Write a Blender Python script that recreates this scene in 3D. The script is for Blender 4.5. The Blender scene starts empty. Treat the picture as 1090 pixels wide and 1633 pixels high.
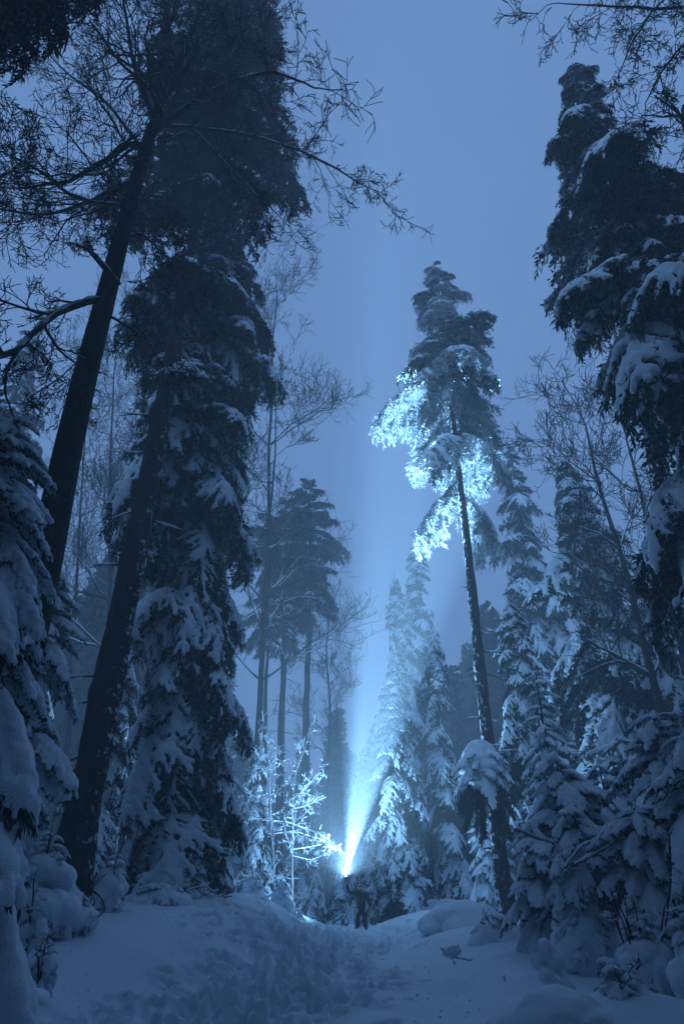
import bpy, bmesh, math, random
import numpy as np
from mathutils import Vector, Matrix, Euler, noise

SC = bpy.context.scene
COL = SC.collection
R = math.radians
# ------------------------------------------------------------------ camera
CAM_Z, PITCH, F = 1.45, R(30.0), 1050.0
cam_d = bpy.data.cameras.new('camera')
cam = bpy.data.objects.new('camera', cam_d); COL.objects.link(cam)
cam.location = (0, 0, CAM_Z); cam.rotation_euler = (R(90) + PITCH, 0, 0)
cam_d.sensor_fit = 'VERTICAL'; cam_d.sensor_height = 36.0; cam_d.lens = 36.0 * F / 1633.0
cam_d.clip_start = 0.05; cam_d.clip_end = 600
SC.camera = cam

def at(px, py, Y):
    """the place at ground distance Y metres that the photograph shows at (px, py)"""
    x = (px - 545.0) / F; y = (816.5 - py) / F
    c, s = math.cos(PITCH), math.sin(PITCH)
    t = Y / (c - s * y)
    return Vector((x * t, Y, CAM_Z + t * (s + c * y)))

# ------------------------------------------------------------------ world: foggy night sky
W = bpy.data.worlds.new('World'); SC.world = W; W.use_nodes = True
nt = W.node_tree; nt.nodes.clear()
out = nt.nodes.new('ShaderNodeOutputWorld')
sky = nt.nodes.new('ShaderNodeTexSky'); sky.sky_type = 'NISHITA'; sky.sun_disc = False
sky.sun_elevation = R(44.0); sky.sun_rotation = R(202.0)     # same direction as the added fill sun, behind the viewer
b1 = nt.nodes.new('ShaderNodeBackground'); b1.inputs[1].default_value = 0.004
nt.links.new(sky.outputs[0], b1.inputs[0])
b2 = nt.nodes.new('ShaderNodeBackground')           # low cloud lit from below by far towns
b2.inputs[0].default_value = (0.152, 0.292, 0.590, 1); b2.inputs[1].default_value = 1.0
ad = nt.nodes.new('ShaderNodeAddShader')
nt.links.new(b1.outputs[0], ad.inputs[0]); nt.links.new(b2.outputs[0], ad.inputs[1])
nt.links.new(ad.outputs[0], out.inputs[0])

fill_sun = bpy.data.lights.new('fill_sun', 'SUN'); fill_sun.energy = 1.5; fill_sun.angle = R(18); fill_sun.color = (0.30, 0.56, 1.0)  # added soft fill from behind, standing in for a brighter part of the cloud
mo = bpy.data.objects.new('fill_sun', fill_sun); COL.objects.link(mo)
FILL_DIR = Vector((math.sin(R(202)) * math.cos(R(44)), math.cos(R(202)) * math.cos(R(44)), math.sin(R(44))))
mo.rotation_euler = (-FILL_DIR).to_track_quat('-Z', 'Y').to_euler()

# ------------------------------------------------------------------ the torch's light
TORCH = at(551, 1397.5, 29.75)
BEAM = (Vector((2.1, 24.3, 31.8)) - TORCH).normalized()
def spot(name, power, size, blend, radius, d, color=(0.30, 0.62, 1.0), off=0.03):
    l = bpy.data.lights.new(name, 'SPOT'); l.energy = power; l.color = color
    l.spot_size = R(size); l.spot_blend = blend; l.shadow_soft_size = radius
    o = bpy.data.objects.new(name, l); COL.objects.link(o)
    o.location = TORCH + d * off; o.rotation_euler = d.to_track_quat('-Z', 'Y').to_euler()
    return o
BEAM_FIR = (Vector((4.75, 26.3, 21.5)) - TORCH).normalized()
spot('torch_beam', 165000, 14, 0.8, 0.03, BEAM)
spot('torch_halo', 330000, 26, 0.7, 0.03, BEAM_FIR)
spot('torch_spill', 4200, 172, 0.6, 0.03, BEAM)
spot('torch_corona', 8000, 108, 0.7, 0.03, BEAM)
spot('torch_side_fill', 1000, 150, 0.5, 0.03, Vector((-1.0, -0.15, 0.25)).normalized())  # extra sideways spot, added to light the low shrubs by the frosted bush

# ------------------------------------------------------------------ render settings
SC.view_settings.view_transform = 'Standard'; SC.view_settings.look = 'None'
SC.view_settings.exposure = 0.0; SC.view_settings.gamma = 1.0
SC.view_settings.use_curve_mapping = False
cy = SC.cycles
cy.use_denoising = True
cy.max_bounces = 6; cy.diffuse_bounces = 3; cy.glossy_bounces = 2; cy.transmission_bounces = 3
cy.volume_bounces = 2; cy.transparent_max_bounces = 4
cy.sample_clamp_indirect = 4.0; cy.sample_clamp_direct = 0.0
cy.caustics_reflective = False; cy.caustics_refractive = False

# ================================================================== helpers
def mesh_np(name, V, faces, mat, smooth=False):
    me = bpy.data.meshes.new(name)
    V = np.asarray(V, dtype=np.float32).reshape(-1, 3)
    loops, starts, n = [], [], 0
    for fa in faces:
        fa = np.asarray(fa, dtype=np.int32)
        if len(fa) == 0: continue
        k = fa.shape[1]
        starts.append(n + k * np.arange(len(fa), dtype=np.int32)); loops.append(fa.ravel()); n += fa.size
    loops = np.concatenate(loops); starts = np.concatenate(starts)
    me.vertices.add(len(V)); me.vertices.foreach_set('co', V.ravel())
    me.loops.add(len(loops)); me.loops.foreach_set('vertex_index', loops)
    me.polygons.add(len(starts)); me.polygons.foreach_set('loop_start', starts)
    if smooth: me.polygons.foreach_set('use_smooth', np.ones(len(starts), dtype=bool))
    me.update(calc_edges=True)
    for m in (mat if isinstance(mat, (list, tuple)) else [mat]): me.materials.append(m)
    return me

def read_mesh(me):
    V = np.empty(len(me.vertices) * 3, dtype=np.float32); me.vertices.foreach_get('co', V)
    me.calc_loop_triangles()
    T = np.empty(len(me.loop_triangles) * 3, dtype=np.int32); me.loop_triangles.foreach_get('vertices', T)
    return V.reshape(-1, 3), T.reshape(-1, 3)

def obj(name, me, parent=None, M=None):
    o = bpy.data.objects.new(name, me); COL.objects.link(o)
    if parent is not None: o.parent = parent
    if M is not None: o.matrix_basis = M
    return o

def tag(o, label=None, cat=None, group=None, kind=None):
    if label: o['label'] = label
    if cat: o['category'] = cat
    if group: o['group'] = group
    if kind: o['kind'] = kind
    return o

def empty(name, loc, label, cat, group=None):
    o = bpy.data.objects.new(name, None); COL.objects.link(o); o.location = loc
    o.empty_display_size = 0.2
    return tag(o, label, cat, group)

class Tubes:
    """collects tapered tubes"""
    def __init__(s): s.V = []; s.F = []; s.n = 0
    def add(s, pts, rad, k=6, cap=True):
        P = np.asarray(pts, dtype=np.float64); m = len(P)
        rad = np.broadcast_to(np.asarray(rad, dtype=np.float64), (m,))
        T = np.gradient(P, axis=0); T /= np.linalg.norm(T, axis=1, keepdims=True) + 1e-9
        ref = np.array([0.0, 0, 1]) if abs(T[:, 2]).mean() < 0.85 else np.array([1.0, 0, 0])
        U = np.cross(T, ref); U /= np.linalg.norm(U, axis=1, keepdims=True) + 1e-9
        B = np.cross(T, U)
        a = np.arange(k) * (2 * math.pi / k)
        ring = P[:, None] + rad[:, None, None] * (np.cos(a)[None, :, None] * U[:, None] + np.sin(a)[None, :, None] * B[:, None])
        s.V.append(ring.reshape(-1, 3))
        i = np.arange(m - 1)[:, None] * k; j = np.arange(k)[None]; j2 = (j + 1) % k
        q = np.stack([i + j, i + j2, i + k + j2, i + k + j], -1).reshape(-1, 4) + s.n
        s.F.append(q); s.n += m * k
    def mesh(s, name, mat, smooth=True):
        return mesh_np(name, np.concatenate(s.V), [np.concatenate(s.F)], mat, smooth)

def ico(sub=2):
    bm = bmesh.new(); bmesh.ops.create_icosphere(bm, subdivisions=sub, radius=1.0)
    V = np.array([v.co[:] for v in bm.verts]); T = np.array([[v.index for v in f.verts] for f in bm.faces]); bm.free()
    return V, T
ICO_V, ICO_T = ico(2)

def blobs_mesh(name, C, S, mat, voxel, smooth=3, rough=0.0, seed=0, dirs=None):
    """snow: many overlapping lumps (centres C, radii S, optional long axis dirs) merged to one smooth skin"""
    C = np.asarray(C, float); S = np.asarray(S, float)
    L = ICO_V[None] * S[:, None]
    if dirs is not None:
        D = np.asarray(dirs, float); D /= np.linalg.norm(D, axis=1, keepdims=True) + 1e-9
        up = np.array([0, 0, 1.0]); Yv = np.cross(up[None], D); Yv /= np.linalg.norm(Yv, axis=1, keepdims=True) + 1e-6
        Zv = np.cross(D, Yv)
        L = L[..., 0:1] * D[:, None] + L[..., 1:2] * Yv[:, None] + L[..., 2:3] * Zv[:, None]
    V = (L + C[:, None]).reshape(-1, 3)
    T = (ICO_T[None] + (np.arange(len(C)) * len(ICO_V))[:, None, None]).reshape(-1, 3)
    me = mesh_np('tmp', V, [T], mat)
    o = bpy.data.objects.new('tmp', me); COL.objects.link(o)
    m = o.modifiers.new('r', 'REMESH'); m.mode = 'VOXEL'; m.voxel_size = voxel; m.use_smooth_shade = True
    if smooth:
        m = o.modifiers.new('s', 'SMOOTH'); m.factor = 0.5; m.iterations = smooth
    dg = bpy.context.evaluated_depsgraph_get()
    me2 = bpy.data.meshes.new_from_object(o.evaluated_get(dg))
    bpy.data.objects.remove(o); bpy.data.meshes.remove(me)
    me2.name = name
    V, T = read_mesh(me2)
    if rough:
        rs = np.random.RandomState(seed)
        d = np.zeros_like(V)
        for k in range(5):
            w = rs.normal(size=(3,)) * (3.0 + 4.0 * k); ph = rs.uniform(0, 6.28, 3)
            for a in range(3): d[:, a] += np.sin(V @ np.roll(w, a) + ph[a]) / (1 + k)
        V = V + d * rough
        me2.vertices.foreach_set('co', V.astype(np.float32).ravel()); me2.update()
    return me2

# ------------------------------------------------------------------ materials
def mat(name, col, rough=0.8, spec=0.2):
    m = bpy.data.materials.new(name); m.use_nodes = True
    b = m.node_tree.nodes['Principled BSDF']
    b.inputs['Base Color'].default_value = (*col, 1); b.inputs['Roughness'].default_value = rough
    b.inputs['Specular IOR Level'].default_value = spec
    return m, m.node_tree, b
def N(nt, t, **kw):
    n = nt.nodes.new(t)
    for k, v in kw.items(): setattr(n, k, v)
    return n
def noise_node(nt, scale, detail=4, vec=None, rough=0.55):
    n = N(nt, 'ShaderNodeTexNoise'); n.inputs['Scale'].default_value = scale; n.inputs['Detail'].default_value = detail
    n.inputs['Roughness'].default_value = rough
    if vec is not None: nt.links.new(vec, n.inputs['Vector'])
    return n
def ramp(nt, fac, stops):
    r = N(nt, 'ShaderNodeValToRGB'); e = r.color_ramp.elements
    e[0].position, e[0].color = stops[0][0], (*stops[0][1], 1); e[1].position, e[1].color = stops[-1][0], (*stops[-1][1], 1)
    for p, c in stops[1:-1]:
        x = e.new(p); x.color = (*c, 1)
    nt.links.new(fac, r.inputs[0]); return r
def bump(nt, b, height, strength, dist):
    u = N(nt, 'ShaderNodeBump'); u.inputs['Strength'].default_value = strength; u.inputs['Distance'].default_value = dist
    nt.links.new(height, u.inputs['Height']); nt.links.new(u.outputs[0], b.inputs['Normal']); return u

def snow_material(name, col, scale, strength, fine):
    m, t, b = mat(name, col, 0.6, 0.25)
    tc = N(t, 'ShaderNodeTexCoord')
    n1 = noise_node(t, scale, 5, tc.outputs['Object']); n2 = noise_node(t, fine, 2, tc.outputs['Object'])
    mx = N(t, 'ShaderNodeMath', operation='MULTIPLY_ADD'); mx.inputs[1].default_value = 0.6
    t.links.new(n2.outputs[0], mx.inputs[0]); t.links.new(n1.outputs[0], mx.inputs[2])
    bump(t, b, mx.outputs[0], strength, 0.06)
    return m
SNOW = snow_material('snow', (0.70, 0.79, 0.86), 5.0, 0.45, 45.0)
GSNOW = snow_material('ground_snow', (0.66, 0.76, 0.84), 7.0, 0.5, 60.0)

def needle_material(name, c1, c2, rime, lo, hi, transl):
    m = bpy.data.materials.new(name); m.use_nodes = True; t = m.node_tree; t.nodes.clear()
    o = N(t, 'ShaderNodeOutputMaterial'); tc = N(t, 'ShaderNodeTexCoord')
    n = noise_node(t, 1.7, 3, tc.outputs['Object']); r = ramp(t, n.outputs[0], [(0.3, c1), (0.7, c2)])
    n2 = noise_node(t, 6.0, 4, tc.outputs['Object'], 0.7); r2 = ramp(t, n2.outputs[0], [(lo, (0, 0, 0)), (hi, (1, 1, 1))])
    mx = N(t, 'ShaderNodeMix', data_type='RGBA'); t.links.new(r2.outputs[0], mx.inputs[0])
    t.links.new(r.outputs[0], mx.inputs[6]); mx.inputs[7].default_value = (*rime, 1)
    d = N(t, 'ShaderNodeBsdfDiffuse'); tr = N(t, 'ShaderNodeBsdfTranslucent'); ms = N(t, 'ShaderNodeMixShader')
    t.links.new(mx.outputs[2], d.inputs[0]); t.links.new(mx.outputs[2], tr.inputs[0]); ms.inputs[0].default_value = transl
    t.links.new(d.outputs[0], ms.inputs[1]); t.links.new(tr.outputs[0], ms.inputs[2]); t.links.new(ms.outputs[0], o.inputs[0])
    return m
NEEDLE = needle_material('spruce_needles', (0.014, 0.034, 0.030), (0.03, 0.06, 0.045), (0.30, 0.34, 0.38), 0.58, 0.75, 0.25)
NEEDLE_DARK = needle_material('old_needles', (0.010, 0.022, 0.020), (0.022, 0.042, 0.034), (0.16, 0.19, 0.22), 0.62, 0.80, 0.2)
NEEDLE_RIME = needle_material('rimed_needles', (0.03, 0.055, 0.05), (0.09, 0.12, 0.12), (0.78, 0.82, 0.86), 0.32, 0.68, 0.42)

def bark_material(name, c1, c2, snow_amt, zs=0.25, wind=(-0.7, 0.5, 0.3)):
    m, t, b = mat(name, c1, 0.9, 0.1)
    tc = N(t, 'ShaderNodeTexCoord'); mp = N(t, 'ShaderNodeMapping'); mp.inputs['Scale'].default_value = (1, 1, zs)
    t.links.new(tc.outputs['Object'], mp.inputs[0])
    n = noise_node(t, 14, 6, mp.outputs[0], 0.65); r = ramp(t, n.outputs[0], [(0.35, c1), (0.65, c2)])
    n2 = noise_node(t, 5.5, 5, tc.outputs['Object'], 0.72)
    g = N(t, 'ShaderNodeNewGeometry'); dp = N(t, 'ShaderNodeVectorMath', operation='DOT_PRODUCT')
    dp.inputs[1].default_value = Vector(wind).normalized(); t.links.new(g.outputs['Normal'], dp.inputs[0])
    ma = N(t, 'ShaderNodeMath', operation='MULTIPLY_ADD'); ma.inputs[1].default_value = 0.10
    t.links.new(dp.outputs['Value'], ma.inputs[0]); t.links.new(n2.outputs[0], ma.inputs[2])
    r2 = ramp(t, ma.outputs[0], [(0.74 - 0.22 * snow_amt, (0, 0, 0)), (0.78 - 0.22 * snow_amt, (1, 1, 1))])
    mx = N(t, 'ShaderNodeMix', data_type='RGBA'); t.links.new(r2.outputs[0], mx.inputs[0])
    t.links.new(r.outputs[0], mx.inputs[6]); mx.inputs[7].default_value = (0.75, 0.79, 0.85, 1)
    t.links.new(mx.outputs[2], b.inputs['Base Color'])
    ad = N(t, 'ShaderNodeMath', operation='ADD'); t.links.new(n.outputs[0], ad.inputs[0]); t.links.new(r2.outputs[0], ad.inputs[1])
    bump(t, b, ad.outputs[0], 0.9, 0.05)
    return m
BARK = bark_material('dark_bark', (0.010, 0.009, 0.009), (0.035, 0.03, 0.028), 0.25)
BARK_OLD = bark_material('furrowed_bark', (0.008, 0.007, 0.007), (0.035, 0.03, 0.027), 0.50, 0.2, (0.9, 0.3, 0.2))
BARK_SNOWY = bark_material('snow_flecked_bark', (0.012, 0.010, 0.010), (0.04, 0.034, 0.03), 0.85)
BEECH = bark_material('beech_bark', (0.016, 0.015, 0.015), (0.05, 0.046, 0.044), 0.45, 1.6)
TWIG = bark_material('twig_bark', (0.016, 0.014, 0.013), (0.045, 0.04, 0.036), 0.30, 1.0)
FROST_TWIG = bark_material('frosted_twig', (0.22, 0.24, 0.26), (0.45, 0.48, 0.52), 1.2, 1.0)
ROCK = bark_material('dark_rock', (0.03, 0.03, 0.032), (0.07, 0.07, 0.075), 0.5, 1.0)

# ================================================================== terrain
def S(t):
    t = np.clip(t, 0, 1); return t * t * (3 - 2 * t)
def ground(x, y):
    x = np.asarray(x, float); y = np.asarray(y, float)
    z = 0.15 * S((y - 8) / 20)
    z = z + 1.30 * S((-x + 0.1) / 3.2) * S((y - 10.5) / 8.5) * (1 - 0.35 * S((y - 22) / 10))
    z = z + 0.55 * S((-x - 2.6) / 2.2) * (1 - S((y - 12) / 7))
    z = z + 0.65 * S((x - 0.6) / 3.0) * S((y - 9) / 9) + 0.6 * S((x - 5) / 4)
    z = z - 0.6 * S((y - 31) / 12) * S(1 - abs(x) / 14)
    z = z + 0.42 * np.exp(-((x - 3.3) / 1.5) ** 2 - ((y - 9.3) / 0.9) ** 2)
    z = z + 0.05 * np.sin(x * 0.9 + 1.3 * np.sin(y * 0.5)) * np.cos(y * 0.7 + 0.6) + 0.025 * np.sin(x * 2.3 + y * 1.7) * np.sin(y * 2.1 - x)
    return z
def gz(x, y): return float(ground(x, y))
def trail_x(y): return -1.3 + 1.7 * (y - 10) / 19.5

def build_ground():
    fx = np.arange(-8, 8.001, 0.055); fy = np.arange(6.5, 32.001, 0.06)
    cx = np.array([108, 80, 60, 45, 34, 26, 20, 16, 13, 11, 9.5, 8.6])
    xs = np.concatenate([-cx, fx, cx[::-1]])
    ys = np.concatenate([np.array([-40, -28, -18, -11, -6, -2, 1, 3, 5, 6]), fy, np.array([32.6, 33.5, 35, 37, 40, 44, 50, 58, 70, 85, 100, 118, 140])])
    X, Y = np.meshgrid(xs, ys); Z = ground(X, Y)
    # trodden trail: a shallow trough full of footprints
    rs = np.random.RandomState(4)
    d = (X - trail_x(Y)) / 1.25
    inside = np.exp(-d ** 4) * S((Y - 7) / 2) * (1 - S((Y - 29.5) / 3))
    Z = Z - 0.07 * inside
    for k in range(1700):
        y0 = rs.uniform(7.5, 31.5); x0 = trail_x(y0) + rs.normal(0, 0.62 + 0.15 * (k % 3)) + 0.2 * math.sin(y0)
        a = rs.normal(0, 0.5); rx, ry = rs.uniform(0.07, 0.17), rs.uniform(0.10, 0.26); dep = rs.uniform(0.04, 0.16)
        ix = np.searchsorted(xs, [x0 - 0.6, x0 + 0.6]); iy = np.searchsorted(ys, [y0 - 0.6, y0 + 0.6])
        sl = (slice(iy[0], iy[1]), slice(ix[0], ix[1]))
        dx, dy = X[sl] - x0, Y[sl] - y0
        u = (dx * math.cos(a) + dy * math.sin(a)) / rx; v = (-dx * math.sin(a) + dy * math.cos(a)) / ry
        q = u * u + v * v
        Z[sl] += dep * (-np.exp(-q ** 2 * 0.7) + 0.35 * np.exp(-(np.sqrt(q) - 1.5) ** 2 * 4) * (1 + 0.6 * np.sin(dx * 31 + k) * np.sin(dy * 27)))
    # small drips from the branches and wind ripples
    for k in range(500):
        y0 = rs.uniform(7.5, 27); x0 = rs.uniform(-7, 7); r = rs.uniform(0.05, 0.13); dep = rs.uniform(-0.035, 0.03)
        ix = np.searchsorted(xs, [x0 - 0.4, x0 + 0.4]); iy = np.searchsorted(ys, [y0 - 0.4, y0 + 0.4])
        sl = (slice(iy[0], iy[1]), slice(ix[0], ix[1]))
        Z[sl] += dep * np.exp(-((X[sl] - x0) ** 2 + (Y[sl] - y0) ** 2) / r ** 2)
    V = np.stack([X, Y, Z], -1).reshape(-1, 3); nx = len(xs)
    i = np.arange(len(ys) - 1)[:, None] * nx + np.arange(nx - 1)[None]
    Q = np.stack([i, i + 1, i + nx + 1, i + nx], -1).reshape(-1, 4)
    tag(obj('snowy_ground', mesh_np('snowy_ground', V, [Q], GSNOW, True)), 'snow covered forest floor with a trodden trail', kind='structure')
build_ground()

# ================================================================== conifer boughs
def bough_lines(rs, L, rise, droop, spread, twig_len, twig_droop, sub=True, pend=0.0):
    t = np.linspace(0, 1, 12)
    wob = np.cumsum(rs.normal(0, 0.035, 12)) * L * 0.4
    main = np.stack([L * t * (1 - 0.12 * droop * t), wob * t, L * (rise * t - droop * t ** 2)], -1)
    lines = [(main, 0)]
    tt = 0.12
    while tt < 0.98:
        for sgn in (-1, 1):
            t0 = min(0.99, tt + rs.uniform(-0.02, 0.02)); k = t0 * 11; i = min(10, int(k)); p = main[i] + (main[i + 1] - main[i]) * (k - i)
            dm = main[i + 1] - main[i]; dm /= np.linalg.norm(dm)
            l = L * twig_len * (1 - t0) ** 0.65 * (0.55 + 0.45 * min(1, t0 * 4)) * rs.uniform(0.5, 1.3) + 0.12
            a = sgn * R(spread) * rs.uniform(0.75, 1.2)
            side = np.array([-dm[1], dm[0], 0.0]); side /= np.linalg.norm(side) + 1e-9
            d = dm * math.cos(a) + side * math.sin(a); d[2] += rs.uniform(-0.3, 0.15)
            s = np.linspace(0, 1, 6)[:, None]
            tw = p + d * l * s + np.array([0, 0, -1.0]) * (twig_droop * l * s ** 1.8)
            lines.append((tw, 1))
            if sub and l > 0.45:
                for q in np.arange(0.3, 0.95, 0.16):
                    for s2 in (-1, 1):
                        b = tw[0] + (tw[-1] - tw[0]) * q; b[2] = np.interp(q, np.linspace(0, 1, 6), tw[:, 2])
                        a2 = s2 * R(48) * rs.uniform(0.7, 1.3); sd = np.array([-d[1], d[0], 0.0])
                        d2 = d * math.cos(a2) + sd * math.sin(a2); l2 = l * 0.42 * (1 - q * 0.6) * rs.uniform(0.6, 1.2)
                        s = np.linspace(0, 1, 4)[:, None]
                        lines.append((b + d2 * l2 * s + np.array([0, 0, -1.0]) * (twig_droop * l2 * s ** 1.6), 2))
        tt += 0.072 * rs.uniform(0.8, 1.2)
    if pend:
        for pts, lev in list(lines):
            if lev == 2: continue
            tot = np.linalg.norm(np.diff(pts, axis=0), axis=1).sum()
            for q in np.arange(0.15 if lev else 0.25, 1.0, 0.20 / max(0.3, tot)):
                if rs.uniform() < 0.35: continue
                i = min(len(pts) - 2, int(q * (len(pts) - 1))); b = pts[i] + (pts[i + 1] - pts[i]) * (q * (len(pts) - 1) - i)
                l = pend * rs.uniform(0.4, 1.3); g = pts[i + 1] - pts[i]; g = g / np.linalg.norm(g)
                sd = np.array([-g[1], g[0], 0]) * rs.normal(0, 0.5)
                e = (g * 0.35 + sd) * l; s = np.linspace(0, 1, 4)[:, None]
                lines.append((b + e * s + np.array([0, 0, -1.0]) * l * s ** 1.3, 3))
    return lines

def sprigs(rs, lines, step, per, ln, wd, hang, spread=0.8):
    """needle sprays: slim leaf-sized blades along every twig"""
    P, D = [], []
    for pts, lev in lines:
        seg = np.linalg.norm(np.diff(pts, axis=0), axis=1); tot = seg.sum()
        n = max(2, int(tot / step)); u = np.linspace(0.0 if lev else 0.12, 1, n); cum = np.concatenate([[0], np.cumsum(seg)]) / tot
        X = np.stack([np.interp(u, cum, pts[:, a]) for a in range(3)], -1)
        G = np.gradient(X, axis=0); G /= np.linalg.norm(G, axis=1, keepdims=True) + 1e-9
        P.append(np.repeat(X, per, 0)); D.append(np.repeat(G, per, 0))
    P = np.concatenate(P); D = np.concatenate(D); n = len(P)
    d = D * 0.75 + rs.normal(0, 1, (n, 3)) * spread * np.array([0.62, 0.62, 0.5]); d[:, 2] -= hang * rs.uniform(0.3, 1.3, n)
    d /= np.linalg.norm(d, axis=1, keepdims=True) + 1e-9
    s = np.cross(d, rs.normal(0, 1, (n, 3))); s /= np.linalg.norm(s, axis=1, keepdims=True) + 1e-9
    l = ln * rs.uniform(0.55, 1.35, n)[:, None]; w = wd * rs.uniform(0.6, 1.3, n)[:, None]
    P = P + rs.normal(0, 0.012, (n, 3))
    mid = P + d * l * 0.45
    V = np.stack([P, mid + s * w * 0.5, P + d * l, mid - s * w * 0.5], 1).reshape(-1, 3)
    return V, np.arange(len(V)).reshape(-1, 4)

def snow_on(rs, lines, r0, step, cover, zoff=0.35, flat=0.72, keep=(0, 1, 2), thin=0.55):
    C, Sx, D = [], [], []
    for pts, lev in lines:
        if lev not in keep: continue
        gap = rs.uniform() > cover
        seg = np.linalg.norm(np.diff(pts, axis=0), axis=1); tot = seg.sum(); n = max(2, int(tot / step))
        u = np.linspace(0.10 if lev == 0 else 0.02, 1.0, n); cum = np.concatenate([[0], np.cumsum(seg)]) / tot
        X = np.stack([np.interp(u, cum, pts[:, a]) for a in range(3)], -1); G = np.gradient(X, axis=0)
        ph = rs.uniform(0, 6.28)
        for x, g, uu in zip(X, G, u):
            if gap and rs.uniform() < 0.75: continue
            r = r0 * (1.0 if lev == 0 else 0.85 if lev == 1 else thin) * (0.80 + 0.28 * math.sin(uu * 7 + ph) + rs.uniform(-0.12, 0.12)) * (1 - 0.45 * uu ** 3)
            if lev == 0: r *= min(1.0, 0.4 + 2.0 * uu)
            r = max(r, 0.028)
            C.append(x + np.array([0, 0, r * zoff])); Sx.append((r * 1.35, r, r * flat)); D.append(g)
    return np.array(C), np.array(Sx), np.array(D)

def bough_wood(lines, r):
    tb = Tubes()
    for pts, lev in lines:
        if lev >= 2: continue
        tb.add(pts, np.linspace(r if lev == 0 else r * 0.35, 0.006, len(pts)), 5 if lev == 0 else 3)
    return np.concatenate(tb.V), np.concatenate(tb.F)

def make_style(name, n, seed, L=3.0, rise=0.12, droop=0.45, spread=52, twig_len=0.38, twig_droop=0.35, needle=NEEDLE,
               step=0.055, per=3, ln=0.15, wd=0.040, hang=0.35, snow_r=0.085, snow_step=0.10, cover=0.8, voxel=0.036, zoff=0.45, flat=0.75, thin=0.55, nspread=0.8, smooth=2, pend=0.0):
    out = []
    for k in range(n):
        rs = np.random.RandomState(seed + k)
        ln_ = bough_lines(rs, L, rise * rs.uniform(0.6, 1.4), droop * rs.uniform(0.85, 1.2), spread, twig_len, twig_droop, True, pend)
        V, Q = sprigs(rs, ln_, step, per, ln, wd, hang, nspread)
        WV, WF = bough_wood(ln_, 0.035)
        me = mesh_np(name + '_bough', np.concatenate([V, WV]), [Q, WF + len(V)], [needle, BARK])
        idx = np.zeros(len(me.polygons), dtype=np.int32); idx[len(Q):] = 1; me.polygons.foreach_set('material_index', idx)
        sn = None
        if snow_r:
            C, Sx, D = snow_on(rs, ln_, snow_r, snow_step, cover, zoff, flat, thin=thin)
            sn = blobs_mesh(name + '_snow', C, Sx, SNOW, voxel, smooth, 0.006, seed + k, D)
        out.append((me, sn))
    return out

STY = {}
STY['fir'] = make_style('fir', 6, 100, droop=0.52, rise=0.16, twig_droop=0.45, hang=0.5, snow_r=0.115, cover=0.86, voxel=0.035, thin=0.66, pend=0.28)
STY['dark'] = make_style('dark', 4, 200, droop=0.55, rise=0.2, twig_droop=0.5, hang=0.5, needle=NEEDLE_DARK, per=3, ln=0.17, wd=0.05, snow_r=0.075, cover=0.6, voxel=0.04, pend=0.35)
STY['heavy'] = make_style('heavy', 6, 300, L=2.0, droop=1.0, rise=0.30, spread=38, twig_len=0.34, twig_droop=0.75, step=0.05, per=3, ln=0.12, wd=0.03, hang=0.8,
                          snow_r=0.120, snow_step=0.06, cover=0.93, voxel=0.024, zoff=0.30, flat=0.95, thin=0.75, smooth=3, nspread=0.6, pend=0.16)
STY['drape'] = make_style('drape', 5, 700, L=2.0, droop=1.2, rise=0.42, spread=34, twig_len=0.34, twig_droop=0.9, step=0.045, per=4, ln=0.17, wd=0.03, hang=0.8,
                          snow_r=0.15, snow_step=0.07, cover=0.92, voxel=0.028, zoff=0.22, flat=0.95, thin=0.72, pend=0.2, smooth=4, nspread=0.6)
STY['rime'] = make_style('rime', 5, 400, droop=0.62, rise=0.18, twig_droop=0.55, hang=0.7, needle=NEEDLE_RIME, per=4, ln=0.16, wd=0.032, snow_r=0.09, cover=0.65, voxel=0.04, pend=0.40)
STY['shrub'] = make_style('shrub', 5, 600, L=2.0, droop=0.95, rise=0.55, spread=46, twig_len=0.42, twig_droop=0.6, step=0.10, per=2, ln=0.10, wd=0.02, hang=0.3,
                          snow_r=0.135, snow_step=0.06, cover=0.88, voxel=0.026, zoff=0.40, flat=0.9, thin=0.7, smooth=3, nspread=0.9, needle=TWIG)

def trunk_mesh(rs, base, top, r0, r1=0.03, mat_=BARK, wig=0.012, n=26, k=12, flare=0.35, fine=False):
    f = np.linspace(0, 1, n); B = np.array(base); T = np.array(top); H = np.linalg.norm(T - B)
    P = f[:, None] * (T - B)[None]
    w = np.cumsum(rs.normal(0, wig, (n, 2)), axis=0) * H * 0.08; w -= f[:, None] * w[-1]
    P[:, :2] += w
    P[0, 2] -= 0.3
    rad = r1 + (r0 - r1) * (1 - f) ** 0.85 + r0 * flare * np.exp(-f * H / 0.7)
    tb = Tubes(); tb.add(P, rad, k)
    V = tb.V[0]; ang = np.tile(np.arange(k), n) * 2.1 + 0; z = np.repeat(f * H, k)
    bl = 1 + 0.06 * np.sin(ang * 3 + z * 1.7) + 0.04 * np.sin(ang * 7 - z * 3.1)
    if fine:
        a1 = np.tile(np.arange(k), n) * (2 * math.pi / k)
        for q in range(7):
            m_ = rs.randint(5, 15); bl = bl + 0.016 * np.sin(m_ * a1 + rs.uniform(0, 6) + 1.3 * np.sin(z * rs.uniform(.6, 2.4) + q)) * np.sin(z * rs.uniform(1, 5) + m_ * a1 * .5)
        bl = bl + rs.normal(0, .018, len(bl))
    c = np.repeat(P, k, 0); V = c + (V - c) * bl[:, None]; tb.V[0] = V
    return tb.mesh('trunk', mat_), P, rad

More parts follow.
